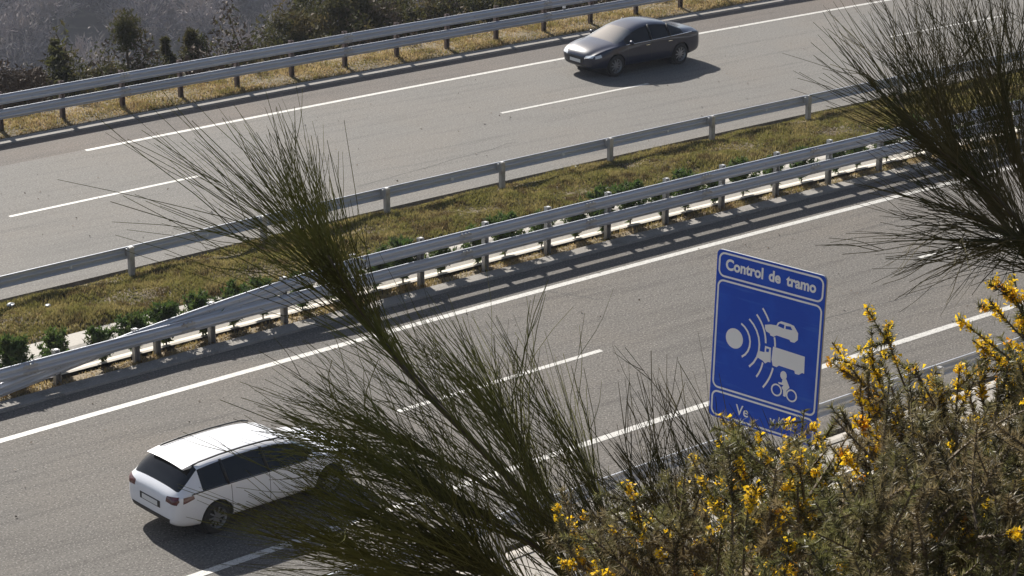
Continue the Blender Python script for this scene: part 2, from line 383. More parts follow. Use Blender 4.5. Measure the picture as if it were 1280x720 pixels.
poly(mb, [B6(*p) for p in ((225,193),(460,268),(455,395),(440,388),(415,403),(388,395),(383,372),(268,335),(250,347),(222,335),(213,290))])
poly(mb, [B6(*p) for p in ((165,187),(210,202),(206,312),(185,308),(165,320),(148,300),(108,275),(120,225),(160,235))])
for cx, cy in ((250, 518), (362, 560)):
    u, v = B6(cx, cy); n = 20; r0, r1 = .116, .086
    vs = [SP(u+r*math.cos(2*math.pi*k/n)/SWd, v+r*math.sin(2*math.pi*k/n)/SHt, .004) for k in range(n) for r in (r0, r1)]
    mb.add(vs, [(2*k, 2*k+1, (2*k+3) % (2*n), (2*k+2) % (2*n)) for k in range(n)])
u, v = B6(303, 408); poly(mb, [(u+.07*math.cos(2*math.pi*k/12)/SWd, v+.08*math.sin(2*math.pi*k/12)/SHt) for k in range(12)])
poly(mb, [B6(*p) for p in ((262,458),(290,462),(298,428),(325,438),(348,500),(326,520),(318,570),(300,562),(300,520),(288,500),(302,482),(268,472))])
mb.build('pictogram', M['sign_white'], sign, fix=False)
for fn, pts in ((A6, ((440,520),(455,500),(490,512),(485,540))), (A6, ((500,520),(535,525),(548,552),(498,542))), (B6, ((176,205),(196,212),(192,236),(172,230)))):
    mb = MB(); poly(mb, [fn(*p) for p in pts], .006); mb.build('pictogram_window', M['sign_blue'], sign, fix=False)
def put_text(txt, u0, u1, vbase, size, bold):
    me = text_mesh(txt, size, bold); xs = [v.co.x for v in me.vertices]; x0, x1 = min(xs), max(xs); k = (u1-u0)*SWd/(x1-x0)
    for v in me.vertices:
        uu = u0+(v.co.x-x0)*k/SWd; vv = vbase-v.co.y/SHt; v.co = SP(uu, vv, .004)
    return link('lettering', me, M['sign_white'], sign)
put_text('Control', .085, .435, .108, .27, .010); put_text('de', .485, .595, .108, .27, .010); put_text('tramo', .645, .915, .108, .27, .010)
put_text('Ve', .255, .375, .945, .27, .003); put_text('y', .575, .625, .945, .27, .003); put_text('Km', .655, .78, .945, .27, .003)
mb = MB()
for u in (.24, .78):
    p = dv*(u*SWd)-nv*.13
    A = Matrix.Rotation(math.atan2(dv.y, dv.x), 3, 'Z')
    m2 = MB(); m2.box(p+Vector((0, 0, 2.0)), (.14, .012, 5.2), A)
    for q in (-.07, .07): m2.box(p+A @ Vector((q, 0, 0))+Vector((0, 0, 2.0)), (.012, .14, 5.2), A)
    m2.build('post', M['sign_post'], sign)
for v in (.1, .5, .88):
    m2 = MB(); a, b = SP(.04, v, -.055), SP(.96, v, -.055); m2.tube([a, b], .022, 4); m2.build('crossbar', M['sign_back'], sign)

# ------------------------------------------------------------------ cars
def car(name, kind, label, cat, paint, loc, heading, scl):
    """local x forward, z up. Lofted cage, subdivided, split into parts by material"""
    root = empty(name, loc, label, cat, None, heading); root.scale = scl
    wag = kind == 'wagon'
    # station: x, underside, z sill, half width mid, z belt, half width belt, z roof/hood side, hw roof, z top
    if wag:
        st = [(-2.36,.42,.50,.62,.70,.62,.74,.55,.76),(-2.33,.34,.45,.78,.86,.76,.90,.68,.93),(-2.20,.26,.40,.89,.93,.86,1.0,.74,1.04),(-1.98,.22,.36,.915,.95,.88,1.20,.72,1.25),
              (-1.72,.20,.34,.92,.96,.885,1.37,.655,1.43),(-1.2,.20,.33,.925,.96,.89,1.41,.64,1.475),(-.5,.20,.33,.925,.95,.895,1.425,.635,1.49),(.2,.20,.33,.925,.94,.895,1.40,.63,1.47),
              (.62,.20,.33,.925,.93,.89,1.30,.65,1.37),(1.02,.20,.34,.925,.93,.885,1.10,.73,1.16),(1.32,.20,.34,.925,.92,.87,.965,.76,1.01),(1.8,.21,.36,.915,.86,.85,.91,.68,.95),(2.15,.24,.40,.87,.78,.78,.82,.62,.86),(2.34,.30,.45,.74,.68,.66,.72,.52,.76),(2.42,.36,.5,.55,.62,.5,.64,.4,.66)]
    else:
        st = [(-2.40,.42,.50,.60,.72,.58,.78,.50,.80),(-2.36,.34,.45,.76,.88,.72,.94,.62,.97),(-2.22,.28,.40,.87,.95,.82,1.02,.68,1.055),(-1.9,.22,.36,.905,.97,.86,1.03,.72,1.07),
              (-1.55,.20,.34,.91,.96,.87,1.09,.71,1.13),(-1.0,.20,.33,.915,.95,.88,1.29,.60,1.36),(-.5,.20,.33,.915,.94,.885,1.38,.575,1.445),(.1,.20,.33,.915,.93,.885,1.37,.575,1.44),
              (.6,.20,.33,.915,.92,.88,1.25,.62,1.32),(1.0,.20,.34,.915,.92,.875,1.09,.70,1.14),(1.32,.20,.34,.915,.91,.86,.96,.74,1.0),(1.8,.21,.36,.905,.86,.84,.90,.66,.94),(2.15,.24,.40,.86,.77,.77,.80,.60,.85),(2.34,.30,.45,.72,.66,.64,.70,.50,.74),(2.42,.36,.5,.52,.6,.48,.62,.38,.64)]
    nx = len(st); verts = []; m = 0
    for (x, zb, zs, hw, zbelt, hb, zr, hr, zt) in st:
        half = [(0, zb), (hw*.75, zb), (hw*.96, zs-.06), (hw*1.0, zs+.12), (hw*.995, (zs+.12+zbelt)/2+.03), (hb, zbelt), (hr+.03*(zr > zbelt+.15), zr-.03), (hr*.82, zt-.018), (0, zt)]
        ring = [(x, y, z) for y, z in half]+[(x, -y, z) for y, z in half[-2:0:-1]]
        m = len(ring); verts += ring
    cab = dict(wagon=(3, 9), sedan=(4, 9))[kind]   # glazed stations
    faces = []; mi = []
    H_ = 9
    for i in range(nx-1):
        for k in range(m):
            f = (i*m+k, (i+1)*m+k, (i+1)*m+(k+1) % m, i*m+(k+1) % m); faces.append(f)
            kk = k if k < H_-1 else m-1-k    # mirrored segment index 0..7
            g = 0
            if kk == 5:
                if wag: g = 1 if 4 <= i <= 8 else 0
                else: g = 1 if 4 <= i <= 8 else 0
            if kk in (6, 7):
                if wag:
                    if i in (8, 9): g = 2
                    if i in (2, 3): g = 3
                else:
                    if i in (8, 9): g = 2
                    if i in (4,): g = 3
            mi.append(g)
    faces += [tuple(range(m)), tuple(range((nx-1)*m, nx*m))[::-1]]; mi += [0, 0]
    me = bpy.data.meshes.new('cage'); me.from_pydata(verts, [], faces); me.polygons.foreach_set('material_index', mi)
    for q in range(4): me.materials.append(paint)
    bm = bmesh.new(); bm.from_mesh(me); bmesh.ops.recalc_face_normals(bm, faces=bm.faces[:])
    cl = bm.edges.layers.float.get('crease_edge') or bm.edges.layers.float.new('crease_edge')
    for e in bm.edges:
        fs = e.link_faces
        if len(fs) == 2 and fs[0].material_index != fs[1].material_index: e[cl] = .55
        ks = sorted(v.index % m for v in e.verts)
        if e.verts[0].index % m == e.verts[1].index % m and (e.verts[0].index % m) in (5, m-5): e[cl] = .5
    bm.to_mesh(me); bm.free()
    ob = bpy.data.objects.new('tmp', me); col.objects.link(ob)
    md = ob.modifiers.new('s', 'SUBSURF'); md.levels = 3; md.render_levels = 3
    dg = bpy.context.evaluated_depsgraph_get(); sm = bpy.data.meshes.new_from_object(ob.evaluated_get(dg)); bpy.data.objects.remove(ob)
    bm = bmesh.new(); bm.from_mesh(sm)
    wr = .325; ar = .385; wx = (-1.40, 1.42)
    # wheel arches: cut the circles out of the side skin and snap the cut to the circle
    for cx in wx:
        kill = [f for f in bm.faces if all(math.hypot(v.co.x-cx, v.co.z-wr) < ar+.012 for v in f.verts) and abs(f.calc_center_median().y) > .52]
        bmesh.ops.delete(bm, geom=kill, context='FACES')
        for v in bm.verts:
            d = math.hypot(v.co.x-cx, v.co.z-wr)
            if v.is_boundary and abs(v.co.y) > .55 and d < ar*1.35 and v.co.z > .22:
                k = ar/max(d, .05); v.co.x = cx+(v.co.x-cx)*k; v.co.z = wr+(v.co.z-wr)*k
    parts = {0: ('body', paint), 1: ('side_window', M['car_glass']), 2: ('windscreen', M['windscreen_glass']), 3: ('rear_window', M['car_glass'])}
    for g, (nm, mt) in parts.items():
        b2 = bm.copy(); bmesh.ops.delete(b2, geom=[f for f in b2.faces if f.material_index != g], context='FACES')
        b2.normal_update()
        if g == 1:   # one side window row per side, split by the pillars
            for sgn in (1, -1):
                b3 = b2.copy(); bmesh.ops.delete(b3, geom=[f for f in b3.faces if f.calc_center_median().y*sgn < 0], context='FACES')
                me_ = bpy.data.meshes.new(nm); b3.to_mesh(me_); b3.free(); o = link(nm, me_, mt, root, True)
                o.location.y = sgn*-.004
                for f in me_.polygons: f.material_index = 0
                xs = (-1.15, -.10) if wag else (-.92, -.10)
                if wag: xs = (-1.10, -.12)
                for j, xx in enumerate(xs):      # pillars
                    pm = MB(); zt = 1.40 if wag else (1.30 if j == 0 else 1.37); yt = .655 if wag else (.63 if j == 0 else .60)
                    pm.tube([(xx, sgn*.893, .94), (xx-.02, sgn*(yt+.893)/2+sgn*.012, (zt+.94)/2), (xx-.04, sgn*yt, zt)], .032, 5)
                    pm.build('pillar', M['trim_black'], root, True)
                tp = MB(); sts = [q for q in st if -2.0 < q[0] < 1.25]
                tp.tube([(q[0], sgn*(q[5]+.012), q[4]+.0) for q in sts], .013 if not wag else .010, 5)
                tp.build('window_trim', M['chrome'] if not wag else M['trim_black'], root, True)
            b2.free(); continue
        me_ = bpy.data.meshes.new(nm); b2.to_mesh(me_); b2.free(); o = link(nm, me_, mt, root, True)
        for f in me_.polygons: f.material_index = 0
    bm.free()
    # wheel wells, wheels
    for cx in wx:
        well = MB(); well.tube([(cx, -.80, wr), (cx, .80, wr)], ar+.005, 24); well.build('wheel_well', M['trim_black'], root)
        for sgn in (1, -1):
            w_ = empty('wheel', (0, 0, 0), None, None); w_.parent = root; w_.location = (cx, sgn*.80, wr)
            for key in ('label', 'category'):
                if key in w_: del w_[key]
            ty = MB(); prof = [(-.10, .22), (-.11, .29), (-.085, .322), (.085, .322), (.11, .29), (.10, .225)]; n = 32
            vs = [(r*math.cos(2*math.pi*k/n), y, r*math.sin(2*math.pi*k/n)) for y, r in prof for k in range(n)]
            fs = [(i*n+k, i*n+(k+1) % n, (i+1)*n+(k+1) % n, (i+1)*n+k) for i in range(len(prof)-1) for k in range(n)]
            ty.add(vs, fs); ty.build('tyre', M['rubber'], w_, True)
            rm = MB(); prof = [(.10, .228), (.085, .222), (.06, .205), (.0, .20)]
            vs = [(r*math.cos(2*math.pi*k/n), sgn*y, r*math.sin(2*math.pi*k/n)) for y, r in prof for k in range(n)]
            rm.add(vs, [(i*n+k, i*n+(k+1) % n, (i+1)*n+(k+1) % n, (i+1)*n+k) for i in range(len(prof)-1) for k in range(n)])
            for k in range(10):
                a = 2*math.pi*k/10; d = Vector((math.cos(a), 0, math.sin(a))); t = Vector((-math.sin(a), 0, math.cos(a)))
                y0, y1 = sgn*.085, sgn*.06
                rm.add([d*.03+t*.02+Vector((0, y0, 0)), d*.03-t*.02+Vector((0, y0, 0)), d*.21-t*.014+Vector((0, y0, 0)), d*.21+t*.014+Vector((0, y0, 0)),
                        d*.03+t*.02+Vector((0, y1, 0)), d*.03-t*.02+Vector((0, y1, 0)), d*.21-t*.014+Vector((0, y1, 0)), d*.21+t*.014+Vector((0, y1, 0))],
                       [(0,1,2,3),(4,7,6,5),(0,3,7,4),(1,5,6,2)])
            rm.tube([(0, sgn*.05, 0), (0, sgn*.095, 0)], .055, 14); rm.build('rim', M['alloy'], w_)
            bd = MB(); bd.tube([(0, sgn*.0, 0), (0, sgn*.03, 0)], .2, 20); bd.build('brake_disc', M['trim_black'], w_)
    # lamps and trim: patches lifted off the skin, conformed by ray casting
    from mathutils.bvhtree import BVHTree
    bv = BVHTree.FromPolygons([v.co[:] for v in sm.vertices], [tuple(p.vertices) for p in sm.polygons])
    def patch(nm, mt, outline, axis, side=1, lift=.006, thick=.03):
        """outline in two coords; axis 'x+'/'x-' casts along x with (y,z); 'y' casts along y with (x,z); 'z' down with (x,y)"""
        # fan grid
        c = np.mean(outline, 0); pts = []; n = len(outline); rings = 4
        for r_ in range(rings+1):
            for p in outline:
                q = c+(np.array(p)-c)*(r_/rings); pts.append(q)
        vs = []
        for q in pts:
            if axis[0] == 'x':
                sg = 1 if axis[1] == '+' else -1; o0 = Vector((sg*4, q[0], q[1])); d0 = Vector((-sg, 0, 0))
            elif axis == 'y': o0 = Vector((q[0], side*3, q[1])); d0 = Vector((0, -side, 0))
            else: o0 = Vector((q[0], q[1], 4)); d0 = Vector((0, 0, -1))
            h = bv.ray_cast(o0, d0)
            if h[0] is None: return None
            nn = h[1] if h[1].dot(d0) < 0 else -h[1]
            vs.append(h[0]+nn*lift)
        fs = [(r_*n+k, r_*n+(k+1) % n, (r_+1)*n+(k+1) % n, (r_+1)*n+k) for r_ in range(rings) for k in range(n)]
        mb_ = MB(); mb_.add(vs, fs); return mb_.build(nm, mt, root, True)
    def dense(pts, n=5):
        out = []
        for a, b in zip(pts, pts[1:]+pts[:1]):
            for k in range(n): out.append((a[0]+(b[0]-a[0])*k/n, a[1]+(b[1]-a[1])*k/n))
        return out
    for sgn in (1, -1):
        if wag:
            patch('tail_light', M['lamp_red'], dense([(sgn*.52, .80), (sgn*.80, .78), (sgn*.83, .86), (sgn*.80, .93), (sgn*.52, .90)]), 'x-')
            patch('tail_light', M['lamp_red'], dense([(-2.18, .80), (-1.92, .86), (-1.94, .93), (-2.16, .92)]), 'y', sgn)
            rl = MB(); xs = [-1.75, -1.6, -1.1, -.5, 0, .35, .5]; zs = [1.425, 1.462, 1.492, 1.50, 1.487, 1.462, 1.41]
            rl.tube([(x, sgn*.585, z-.035) for x, z in zip(xs, zs)], .018, 6); rl.build('roof_rail', M['trim_black'], root, True)
        else:
            patch('tail_light', M['lamp_red'], dense([(sgn*.45, .82), (sgn*.76, .80), (sgn*.76, .90), (sgn*.45, .92)]), 'x-')
        patch('headlight', M['lamp_clear'], dense([(sgn*.42, .62), (sgn*.72, .64), (sgn*.74, .72), (sgn*.44, .68)]), 'x+')
        patch('headlight', M['lamp_clear'], dense([(2.02, .66), (2.24, .62), (2.22, .70), (2.04, .74)]), 'y', sgn)
        mr_ = MB(); c = Vector((.86, sgn*.99, .99)); n = 10
        bmm = bmesh.new(); bmesh.ops.create_uvsphere(bmm, u_segments=12, v_segments=8, radius=1)
        vs = [(c.x+v.co.x*.07*(1 if v.co.x > 0 else .4), c.y+v.co.y*.11, c.z+v.co.z*.07) for v in bmm.verts]; fs = [tuple(q.index for q in f.verts) for f in bmm.faces]; bmm.free()
        mr_.add(vs, fs); mr_.tube([(c.x, sgn*.88, .95), (c.x, sgn*.96, .97)], .02, 5); mr_.build('wing_mirror', paint, root, True)
        for xx in (-.02, -1.0): 
            patch('door_handle', M['chrome'] if not wag else paint, dense([(xx, .80), (xx+.17, .80), (xx+.17, .825), (xx, .825)], 3), 'y', sgn, .02)
        for xx in ((.92, -.12, -1.05) if wag else (.92, -.10, -.95)):
            patch('door_seam', M['trim_black'], dense([(xx, .36), (xx+.012, .36), (xx+.012, .92), (xx, .92)], 5), 'y', sgn, .003)
    patch('grille', M['trim_black'], dense([(-.34, .44), (.34, .44), (.40, .56), (.38, .63), (-.38, .63), (-.40, .56)]), 'x+')
    patch('bumper_intake', M['trim_black'], dense([(-.5, .36), (.5, .36), (.5, .41), (-.5, .41)]), 'x+', lift=.004)
    patch('number_plate', M['plate_white'], dense([(-.26, .62), (.26, .62), (.26, .72), (-.26, .72)]), 'x-', lift=.012)
    patch('number_plate', M['plate_white'], dense([(-.26, .45), (.26, .45), (.26, .55), (-.26, .55)]), 'x+', lift=.02)
    patch('rear_valance', M['trim_black'], dense([(-.6, .36), (.6, .36), (.64, .46), (-.64, .46)]), 'x-')
    if wag:
        sp = MB(); ys = np.linspace(-.58, .58, 9)
        top = [(-1.70, y, 1.455-.03*(abs(y)/.58)**2) for y in ys]; tip = [(-1.98, y, 1.405-.03*(abs(y)/.58)**2) for y in ys]; lo = [(-1.95, y, 1.375-.03*(abs(y)/.58)**2) for y in ys]; fr_ = [(-1.70, y, 1.38-.03*(abs(y)/.58)**2) for y in ys]
        rows = top+tip+lo+fr_; n = len(ys)
        sp.add(rows, [(a*n+i, a*n+i+1, ((a+1) % 4)*n+i+1, ((a+1) % 4)*n+i) for a in range(4) for i in range(n-1)]+[(0, n, 2*n, 3*n), (n-1, 4*n-1, 3*n-1, 2*n-1)])
        sp.build('spoiler', paint, root)
        patch('number_recess', M['trim_black'], dense([(-.34, .60), (.34, .60), (.34, .74), (-.34, .74)]), 'x-', lift=.004)
    return root
car('estate_car', 'wagon', 'white estate car with dark windows driving away in the near right lane', 'car', M['white_paint'],
    W(-38.22, 37.07), bearing(-38.2), (.865, .93, .90))
car('saloon_car', 'sedan', 'dark blue black saloon car with a bright windscreen in the far carriageway', 'car', M['black_paint'],
    W(-12.2, 57.12), bearing(-12.2)+math.pi, (.90, .95, .98))

# ------------------------------------------------------------------ grass
def blades(name, n, s0, s1, T0, T1, h, wd, m, zoff=0.0, mask=None, lean=.5):
    s = rng.uniform(s0, s1, n); T = rng.uniform(T0, T1, n)
    if mask is not None:
        k = mask(s, T) > rng.uniform(0, 1, n); s, T = s[k], T[k]; n = len(s)
    z = hz(s, T)+zoff; y = T-bend(s); hh = h*rng.uniform(.4, 1.25, n)*(.75+.5*np.sin(s*1.3+T*2.1)*np.sin(s*.7-T*1.7))
    a = rng.uniform(0, 2*np.pi, n); dx, dy = np.cos(a)*wd, np.sin(a)*wd; la = rng.uniform(0, 2*np.pi, n); ll = hh*rng.uniform(0, lean*2, n)
    v = np.empty((n, 3, 3)); v[:, 0] = np.stack([s-dx, y-dy, z-.01], 1); v[:, 1] = np.stack([s+dx, y+dy, z-.01], 1)
    v[:, 2] = np.stack([s+np.cos(la)*ll, y+np.sin(la)*ll, z+hh], 1)
    return from_np(name, v.reshape(-1, 3), np.arange(3*n).reshape(-1, 3), m)
def patchy(s, T): return .55+.45*np.sin(s*1.9+np.sin(T*3))*np.sin(T*4.3+s*.7)
tag(blades('grass', 200000, -48, 6, 46.42, 49.46, .12, .018, M['blade_green']), 'low yellow green grass covering the central reservation', 'grass', kind='stuff')
tag(blades('dry_grass', 45000, -48, 6, 46.35, 49.46, .10, .016, M['blade_dry'], mask=patchy), 'tufts of dry straw coloured grass on the central reservation', 'grass', kind='stuff')
tag(blades('dry_grass', 90000, -40, 16, 61.4, 63.9, .09, .02, M['blade_dry'], mask=lambda s, T: .75+.25*np.sin(s*2+T)), 'short dry tan grass on the verge under the far guardrail', 'grass', kind='stuff')
tag(blades('grass', 26000, -40, 16, 61.5, 64.5, .12, .02, M['blade_green'], mask=patchy), 'green tufts of grass on the verge behind the far kerb', 'grass', kind='stuff')
tag(blades('dry_grass', 36000, -48, 6, 44.14, 44.74, .09, .014, M['blade_dry'], zoff=.03, mask=patchy), 'thin dry grass in the soil strip under the near double guardrail', 'grass', kind='stuff')
tag(blades('hillside_grass', 60000, -62, -10, -2, 30.2, .35, .03, M['blade_dry']), 'tall dry grass on the cut slope below the viewer', 'grass', kind='stuff')

# ------------------------------------------------------------------ leafy plants
def leaf_cloud(n, cfun, size, up=.3):
    """n small triangles around points from cfun(n)->(n,3)"""
    c = cfun(n); d = rng.normal(size=(n, 3)); d[:, 2] += up; d /= np.linalg.norm(d, axis=1)[:, None]
    e = np.cross(d, rng.normal(size=(n, 3))); e /= np.linalg.norm(e, axis=1)[:, None]
    L = size*rng.uniform(.5, 1.4, n)[:, None]; v = np.empty((n, 3, 3))
    v[:, 0] = c-e*L*.22; v[:, 1] = c+e*L*.22; v[:, 2] = c+d*L
    return v.reshape(-1, 3)
n_ug = 110000; s_g = rng.uniform(-60, -12, n_ug); T_g = rng.uniform(-1, 29.6, n_ug)
v = leaf_cloud(n_ug, lambda q: np.stack([s_g, T_g-bend(s_g), hz(s_g, T_g)+rng.uniform(0, .4, n_ug)], 1), .13, .6)
tag(from_np('undergrowth', v, np.arange(len(v)).reshape(-1, 3), M['gorse']), 'dark olive undergrowth on the cut slope beneath the gorse bushes', 'ground cover', kind='stuff')
def conifer_mesh(seed):
    r = random.Random(seed); pts = []
    nb = 34
    for b in range(nb):
        t = b/nb; z0 = .05+.62*t; a = r.uniform(0, 6.28); ln = (.27*(1-t)**.8+.10)*r.uniform(.7, 1.3)
        for k in range(14):
            q = (k+1)/14; pts.append((math.cos(a)*ln*q, math.sin(a)*ln*q, z0+ln*q*1.05))
    P = np.array(pts)
    def cf(n): return P[rng.integers(0, len(P), n)]+rng.normal(scale=.018, size=(n, 3))
    v = leaf_cloud(2300, cf, .095, .9); me = bpy.data.meshes.new('foliage')
    me.from_pydata(v.tolist(), [], np.arange(len(v)).reshape(-1, 3).tolist()); me.materials.append(M['conifer']); return me
cm = [conifer_mesh(k) for k in range(4)]
sm_ = MB(); sm_.tube([(0, 0, -.1), (.01, 0, .3), (0, .01, .7)], [.018, .014, .005], 5)
stem_me = None
sv = -44.0; i = 0
while sv < 4:
    r_ = empty('conifer_bush', W(sv, 44.90+random.uniform(-.06, .10), -.06), 'low dark green conifer shrub in the row between double guardrail and pale drain channel', 'shrub', 'young conifers in a row behind the near double guardrail', random.uniform(0, 6))
    k = random.uniform(.95, 1.35) if sv < -34 else random.uniform(.95, 1.35)
    if -36.2 < sv < -33.6: k = 1.2
    r_.scale = (k, k, k)
    f = bpy.data.objects.new('foliage', cm[i % 4]); col.objects.link(f); f.parent = r_
    if stem_me is None: st_ = sm_.build('stem', M['broom_wood'], r_); stem_me = st_.data
    else: st_ = bpy.data.objects.new('stem', stem_me); col.objects.link(st_); st_.parent = r_
    i += 1; sv += random.uniform(.75, 1.2)

def shrub(name, s, T, h, rad, label, cat, m, n=5000, leaf=.12, group=None, shape='round', zb=None):
    z0 = float(hz(np.float64(s), np.float64(T))) if zb is None else zb
    root = empty(name, W(s, T, z0), label, cat, group)
    k = 16 if shape == 'round' else 10
    cen = []; mb = MB(); rr_ = random.Random(int(s*100+T*7))
    for j in range(k):
        if shape == 'round':
            a = rr_.uniform(0, 6.28); q = math.sqrt(rr_.random())*rad*.8; zc = h*rr_.uniform(.35, .9)*(1-.35*(q/rad)); r0 = rad*rr_.uniform(.22, .42)
        else:
            t = (j+1)/k; a = rr_.uniform(0, 6.28); q = rad*.6*(1-t)+.08; zc = h*(.15+.8*t); r0 = rad*(.42*(1-t)+.13)*rr_.uniform(.6, 1.35)
        c = Vector((math.cos(a)*q, math.sin(a)*q, zc)); cen.append((*c, r0))
        mb.tube([(0, 0, -.3), (c.x*.5, c.y*.5, zc*.45), c], [.05*h/2, .03*h/2, .01], 5)
    C = np.array(cen)
    def cf(n_):
        i_ = rng.integers(0, len(C), n_); d = rng.normal(size=(n_, 3)); d /= np.linalg.norm(d, axis=1)[:, None]
        rd_ = C[i_, 3]*rng.uniform(.3, 1.0, n_)**.6*(1+.30*rng.normal(size=n_))
        return C[i_, :3]+d*rd_[:, None]*np.array([1, 1, .9])
    v = leaf_cloud(n if shape == 'round' else int(n*.7), cf, leaf*(1 if shape == 'round' else 1.3), .8)
    from_np('foliage', v, np.arange(len(v)).reshape(-1, 3), m, root)
    mb.build('stems', M['scrub_brown'], root)
    return root
def sT_from_px(x, T):
    # s whose ground point (z=0) at lateral T is seen in column x
    lo, hi = -60, 40
    for _ in range(50):
        mid = (lo+hi)/2; d = W(mid, T, 0)-CAM; xx = 640+3082*d.dot(RGT)/d.dot(FWD)
        if xx < x: lo = mid
        else: hi = mid
    return lo
G = 'scrub beyond the far guardrail'
SC = [(8, 65.2, 3.3, 1.4, 'rusty brown bush at the far left end behind the far guardrail', 'scrub_brown', 'round'),
      (38, 66.2, 3.4, 1.0, 'loose brown shrub second from the left behind the far guardrail', 'scrub_brown', 'round'),
      (73, 66, 3.9, .95, 'pointed olive conifer behind the far guardrail near the left end', 'scrub', 'cone'),
      (118, 66, 2.2, 1.0, 'low dark green bush between the pointed conifer and the slender young tree', 'scrub', 'round'),
      (142, 65.6, 2.3, 1.0, 'low dark bush directly left of the slender young tree', 'scrub', 'round'),
      (177, 65.8, 2.1, 1.0, 'brown and green bush directly right of the slender young tree', 'scrub_brown', 'round'),
      (207, 66.5, 3.4, .55, 'narrow dark green shrub beside the broader pointed shrub behind the far guardrail', 'scrub', 'cone'),
      (240, 66.2, 3.4, 1.05, 'broad pointed dark shrub standing alone on the crest behind the far guardrail', 'scrub', 'cone'),
      (303, 66.4, 2.2, 1.1, 'low rounded shrub in the gap before the dense dark thicket', 'scrub', 'round')]
for (x, T, h, rad, lab, m, shp) in SC:
    shrub('scrub_bush', sT_from_px(x, T), T, h*.68, rad*.92, lab, 'bush', M[m], 5200, .11, G, shp)
TH_ = [(372, 66.3, 3.2, 1.3, 'leftmost tall bush of the dense dark thicket behind the far guardrail'), (400, 67.5, 4.6, 1.5, 'tall dark bush rising at the left end of the dark thicket'),
       (436, 66.8, 4.2, 1.4, 'tall dark evergreen bush reaching the picture top'), (470, 66.2, 3.4, 1.3, 'dark bush right of the tall evergreens, behind the far guardrail'),
       (506, 67.2, 3.6, 1.4, 'dark olive bush in the middle of the thicket behind the far guardrail'), (540, 66.2, 2.9, 1.2, 'low dark bush just right of the thicket middle'),
       (576, 66.6, 3.0, 1.3, 'dark bush near the right end of the thicket'), (612, 66.2, 2.8, 1.2, 'dark bush where the far guardrail leaves the picture top'),
       (655, 66.6, 3, 1.4, 'rightmost dark bush behind the upper beam of the far guardrail')]
for (x, T, h, rad, lab) in TH_:
    shrub('thicket_bush', sT_from_px(x, T), T, h*.92, rad, lab, 'bush', M['scrub'], 7000, .12, G)
for x in (700, 760, 830, 910): shrub('thicket_bush', sT_from_px(x, 66.5), 66.5, 2.6, 1.4, 'dark bush behind the far guardrail, beyond the dark saloon car', 'bush', M['scrub'], 3000, .13, G)
# slender young tree
s_ = sT_from_px(160, 66.3); z_ = float(hz(np.float64(s_), np.float64(66.3)))
tr = empty('young_tree', W(s_, 66.3, z_), 'slender young tree with a small oval olive crown behind the far guardrail', 'tree')
mb = MB(); mb.tube([(0, 0, -.3), (.03, 0, 1.4), (0, .02, 2.0), (.02, 0, 3.0)], [.045, .045, .035, .012], 6)
for k in range(12):
    a = random.uniform(0, 6.28); z = 1.7+k*.1; mb.tube([(0, 0, z), (math.cos(a)*.3, math.sin(a)*.3, z+.35)], [.015, .005], 4)
mb.build('trunk', M['scrub_brown'], tr)
def cf(n):
    d = rng.normal(size=(n, 3)); d /= np.linalg.norm(d, axis=1)[:, None]; q = rng.uniform(0, 1, n)**.45
    return d*q[:, None]*np.array([.36, .36, .6])+np.array([0, 0, 2.6])+rng.normal(scale=.12, size=(n, 3))
v = leaf_cloud(1500, cf, .12, .9); from_np('crown', v, np.arange(len(v)).reshape(-1, 3), M['scrub'], tr)

# low scrub cover on the falling slope beyond the verge
n = 150000; s = rng.uniform(-34, 26, n); T = 63.9+rng.exponential(3, n); k = T < 95; s, T = s[k], T[k]
def cf(n_): return np.stack([s, T-bend(s), hz(s, T)+rng.uniform(0, 2.3, len(s))*np.clip((T-63.9)/1.6, .15, 1)*(.75+.45*np.sin(s*1.7+np.sin(T))*np.sin(T*.9+s*.6)+.3*np.sin(s*4.3))], 1)
v = leaf_cloud(len(s), cf, .15, .6)
tag(from_np('slope_scrub', v, np.arange(len(v)).reshape(-1, 3), [M['scrub_brown'], M['scrub']], mi=(np.sin(s*.9)+np.sin(s*2.3+T)+rng.normal(scale=.6, size=len(s)) > -.1).astype(int)), 'low brown scrub covering the slope that falls away beyond the far guardrail', 'ground cover', kind='stuff')

# far hillside woodland of bare winter trees
def far_wood():
    vs = []
    nt_ = 1900
    s = rng.uniform(-40, 420, nt_); T = rng.uniform(268, 450, nt_)
    for a, b in zip(s, T):
        z = float(hz(np.float64(a), np.float64(b))); h = random.uniform(6, 12); r0 = random.uniform(2.6, 5.2); n = int(200+r0*80)
        d = rng.normal(size=(n, 3)); d[:, 2] = np.abs(d[:, 2])*.9-.2; d /= np.linalg.norm(d, axis=1)[:, None]
        q = rng.uniform(.1, 1, n)[:, None]**.5*r0*(1+.2*np.sin(d[:, :1]*5+a)+.18*np.sin(d[:, 1:2]*7+b)); base = np.array([a, b-float(bend(np.float64(a))), z+h*.45])
        p0 = base+d*q*np.array([1, 1, 1.1]); dr = d+rng.normal(scale=.8, size=(n, 3)); dr[:, 2] += .4; e = np.cross(dr, rng.normal(size=(n, 3))); e /= np.linalg.norm(e, axis=1)[:, None]
        t = np.empty((n, 3, 3)); wd = .15; t[:, 0] = p0-e*wd; t[:, 1] = p0+e*wd; t[:, 2] = p0+dr*rng.uniform(.4, .9, (n, 1)); vs.append(t.reshape(-1, 3))
        tr_ = np.array([[[a-.25, base[1], z-1], [a+.25, base[1], z-1], [a, base[1], z+h*.8]]]); vs.append(tr_.reshape(-1, 3))
    v = np.concatenate(vs); return from_np('woodland', v, np.arange(len(v)).reshape(-1, 3), M['bare'])
